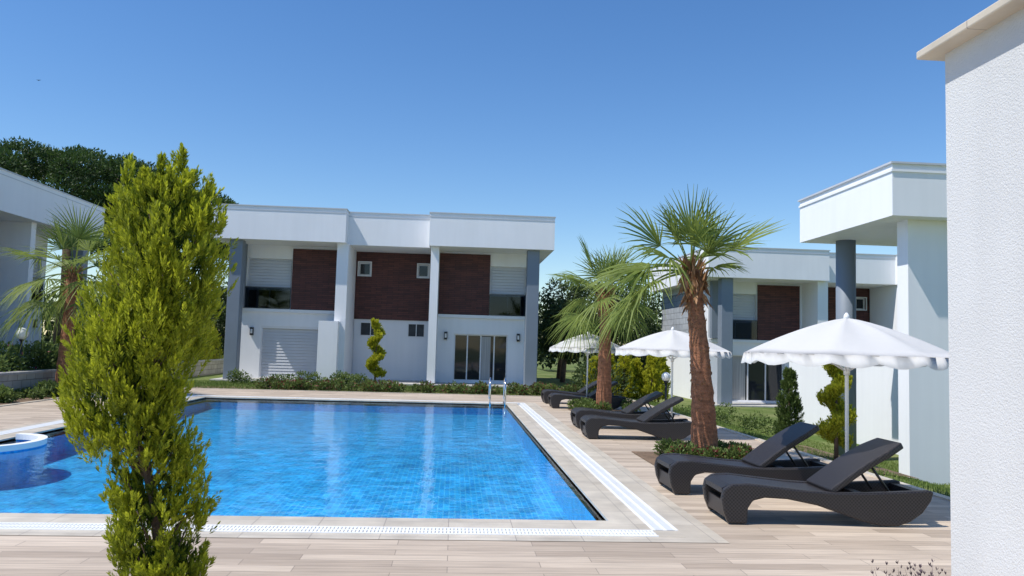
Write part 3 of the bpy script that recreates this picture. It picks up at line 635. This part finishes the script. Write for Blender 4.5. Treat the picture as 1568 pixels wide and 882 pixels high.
# ------------------------------------------------------------------ umbrellas
def umbrella(x,y,R=1.17,H=2.14,rot=.2):
    e=empty('white_parasol',(x,y,0),rot); n=80; V=[];F=[]; rings=9
    edge=H-.43
    for j in range(rings+1):
        f=j/rings
        for k in range(n):
            a=2*math.pi*k/n; seg=(k%10)/10; sag=math.sin(math.pi*seg)
            r=R*f*(1-.035*sag*f); z=H-(H-edge)*(f**1.45*.85+.15*f)-.045*sag*math.sin(f*3.0)
            V.append((r*math.cos(a),r*math.sin(a),z))
    for j in range(rings):
        for k in range(n): F.append((j*n+k,j*n+(k+1)%n,(j+1)*n+(k+1)%n,(j+1)*n+k))
    b=len(V)
    for lvl in (0,1):
        for k in range(n):
            a=2*math.pi*k/n; seg=(k%10)/10; sag=math.sin(math.pi*seg); r=R*(1-.035*sag)
            sc=abs(math.sin(math.pi*(k%5)/5)); w=.02*math.sin(a*23)*(lvl)
            V.append(((r+.015*lvl+w)*math.cos(a),(r+.015*lvl+w)*math.sin(a),edge-lvl*(.085+.05*sc)))
    for k in range(n):
        k2=(k+1)%n; F.append((rings*n+k,rings*n+k2,b+k2,b+k)); F.append((b+k,b+k2,b+n+k2,b+n+k))
    mesh('canopy',V,F,M_canvas,e,smooth=True)
    tube('pole',[(0,0,.05),(0,0,H-.02)],.021,M_pole,e,10); tube('finial',[(0,0,H-.02),(0,0,H+.03),(0,0,H+.06)],[.04,.03,.01],M_pole,e,10)
    for i in range(8):
        a=2*math.pi*i/8; c,s2=math.cos(a),math.sin(a)
        tube('rib',[(0,0,H-.06),(R*.5*c,R*.5*s2,H-.20),(R*.98*c,R*.98*s2,edge-.01)],.008,M_pole,e,5)
        tube('strut',[(0.02*c,.02*s2,H-.62),(R*.52*c,R*.52*s2,H-.23)],.006,M_pole,e,5)
    tube('hub',[(0,0,H-.66),(0,0,H-.58)],.035,M_pole,e,10)
    tube('foot',[(0,0,.012),(0,0,.07),(0,0,.09),(0,0,.3)],[.25,.24,.05,.035],M_base,e,24,smooth=False)
umbrella(4.53,8.95); umbrella(4.5,16.25,rot=.5); umbrella(3.85,22.9,R=1.12,rot=.1)
def globe(x,y,z,h,r):
    e=empty('globe_garden_lamp',(x,y,z)); tube('post',[(0,0,0),(0,0,h)],.03,M_black,e,10); tube('collar',[(0,0,h),(0,0,h+.05)],[.05,.07],M_black,e,12)
    bpy.ops.mesh.primitive_uv_sphere_add(segments=24,ring_count=16,radius=r,location=(0,0,h+.04+r)); o=bpy.context.object; o.name='globe'; o.data.materials.append(M_globe)
    for p in o.data.polygons: p.use_smooth=True
    o.parent=e
globe(-12.1,23.3,.42,1.05,.17); globe(5.65,21,0,.85,.12)
e=empty('outdoor_dining_table',(15.6,33.6,-.6)); box('top',-.8,.8,-.45,.45,.72,.76,M_dframe,e)
for a in (-.72,.68):
    for b in (-.4,.36): box('leg',a,a+.05,b,b+.05,-.05,.72,M_dframe,e)
for cx_ in (-.45,.45,1.2):
    c=empty('dining_chair',(15.6+cx_,32.95,-.6)); box('seat',-.22,.22,-.22,.22,.42,.46,M_rattan,c); box('backrest',-.22,.22,-.24,-.2,.46,.88,M_rattan,c)
    for a in (-.2,.17):
        for b in (-.2,.17): box('leg',a,a+.03,b,b+.03,-.05,.42,M_rattan,c)
e=empty('bird',(-24.0,46,16.0),0,(.5,.5,.5)); mesh('body_and_wings',[(-.3,0,.05),(0,.05,0),(.3,0,.05),(0,-.12,0),(0,.18,0),(0,0,-.06)],[(0,1,5),(0,5,3),(2,5,1),(2,3,5),(0,3,1),(2,1,3),(1,4,5)],M_black,e)
# ------------------------------------------------------------------ light & sky
el=math.radians(58); azv=Vector((-.95,-.32,0)).normalized()
sd=Vector((azv.x*math.cos(el),azv.y*math.cos(el),math.sin(el)))
w=bpy.data.worlds.new('World'); scene.world=w; w.use_nodes=True; nt=w.node_tree
bg=nt.nodes['Background']; sky=nt.nodes.new('ShaderNodeTexSky'); sky.sky_type='NISHITA'; sky.sun_disc=False
sky.sun_elevation=el; sky.sun_rotation=math.atan2(azv.x,azv.y); sky.air_density=1.1; sky.dust_density=.1; sky.ozone_density=4.0
hs=nt.nodes.new('ShaderNodeHueSaturation'); hs.inputs['Hue'].default_value=.506; hs.inputs['Saturation'].default_value=1.22
nt.links.new(sky.outputs[0],hs.inputs['Color']); nt.links.new(hs.outputs[0],bg.inputs[0]); bg.inputs[1].default_value=.15
sl=bpy.data.lights.new('sun','SUN'); sl.energy=4.9; sl.angle=math.radians(.5); sl.color=(1,.965,.91)
so=link(bpy.data.objects.new('sun',sl)); so.rotation_euler=sd.to_track_quat('Z','Y').to_euler(); so.location=(0,0,30)
# ------------------------------------------------------------------ camera
cam=bpy.data.cameras.new('camera'); co=link(bpy.data.objects.new('camera',cam)); scene.camera=co
cam.sensor_width=36; cam.lens=28.0; cam.clip_end=2000; cam.clip_start=.05
yaw,pit,rol=math.radians(4),math.radians(4.2),.028
fh=Vector((math.sin(yaw),math.cos(yaw),0)); r0=Vector((math.cos(yaw),-math.sin(yaw),0))
f=fh*math.cos(pit)+Vector((0,0,math.sin(pit))); u0=r0.cross(f)
r=r0*math.cos(rol)+u0*math.sin(rol); u=u0*math.cos(rol)-r0*math.sin(rol)
mt=Matrix((r,u,-f)).transposed().to_4x4(); mt.translation=Vector((0,0,1.7)); co.matrix_world=mt
scene.view_settings.view_transform='Standard'; scene.view_settings.look='None'; scene.view_settings.exposure=0
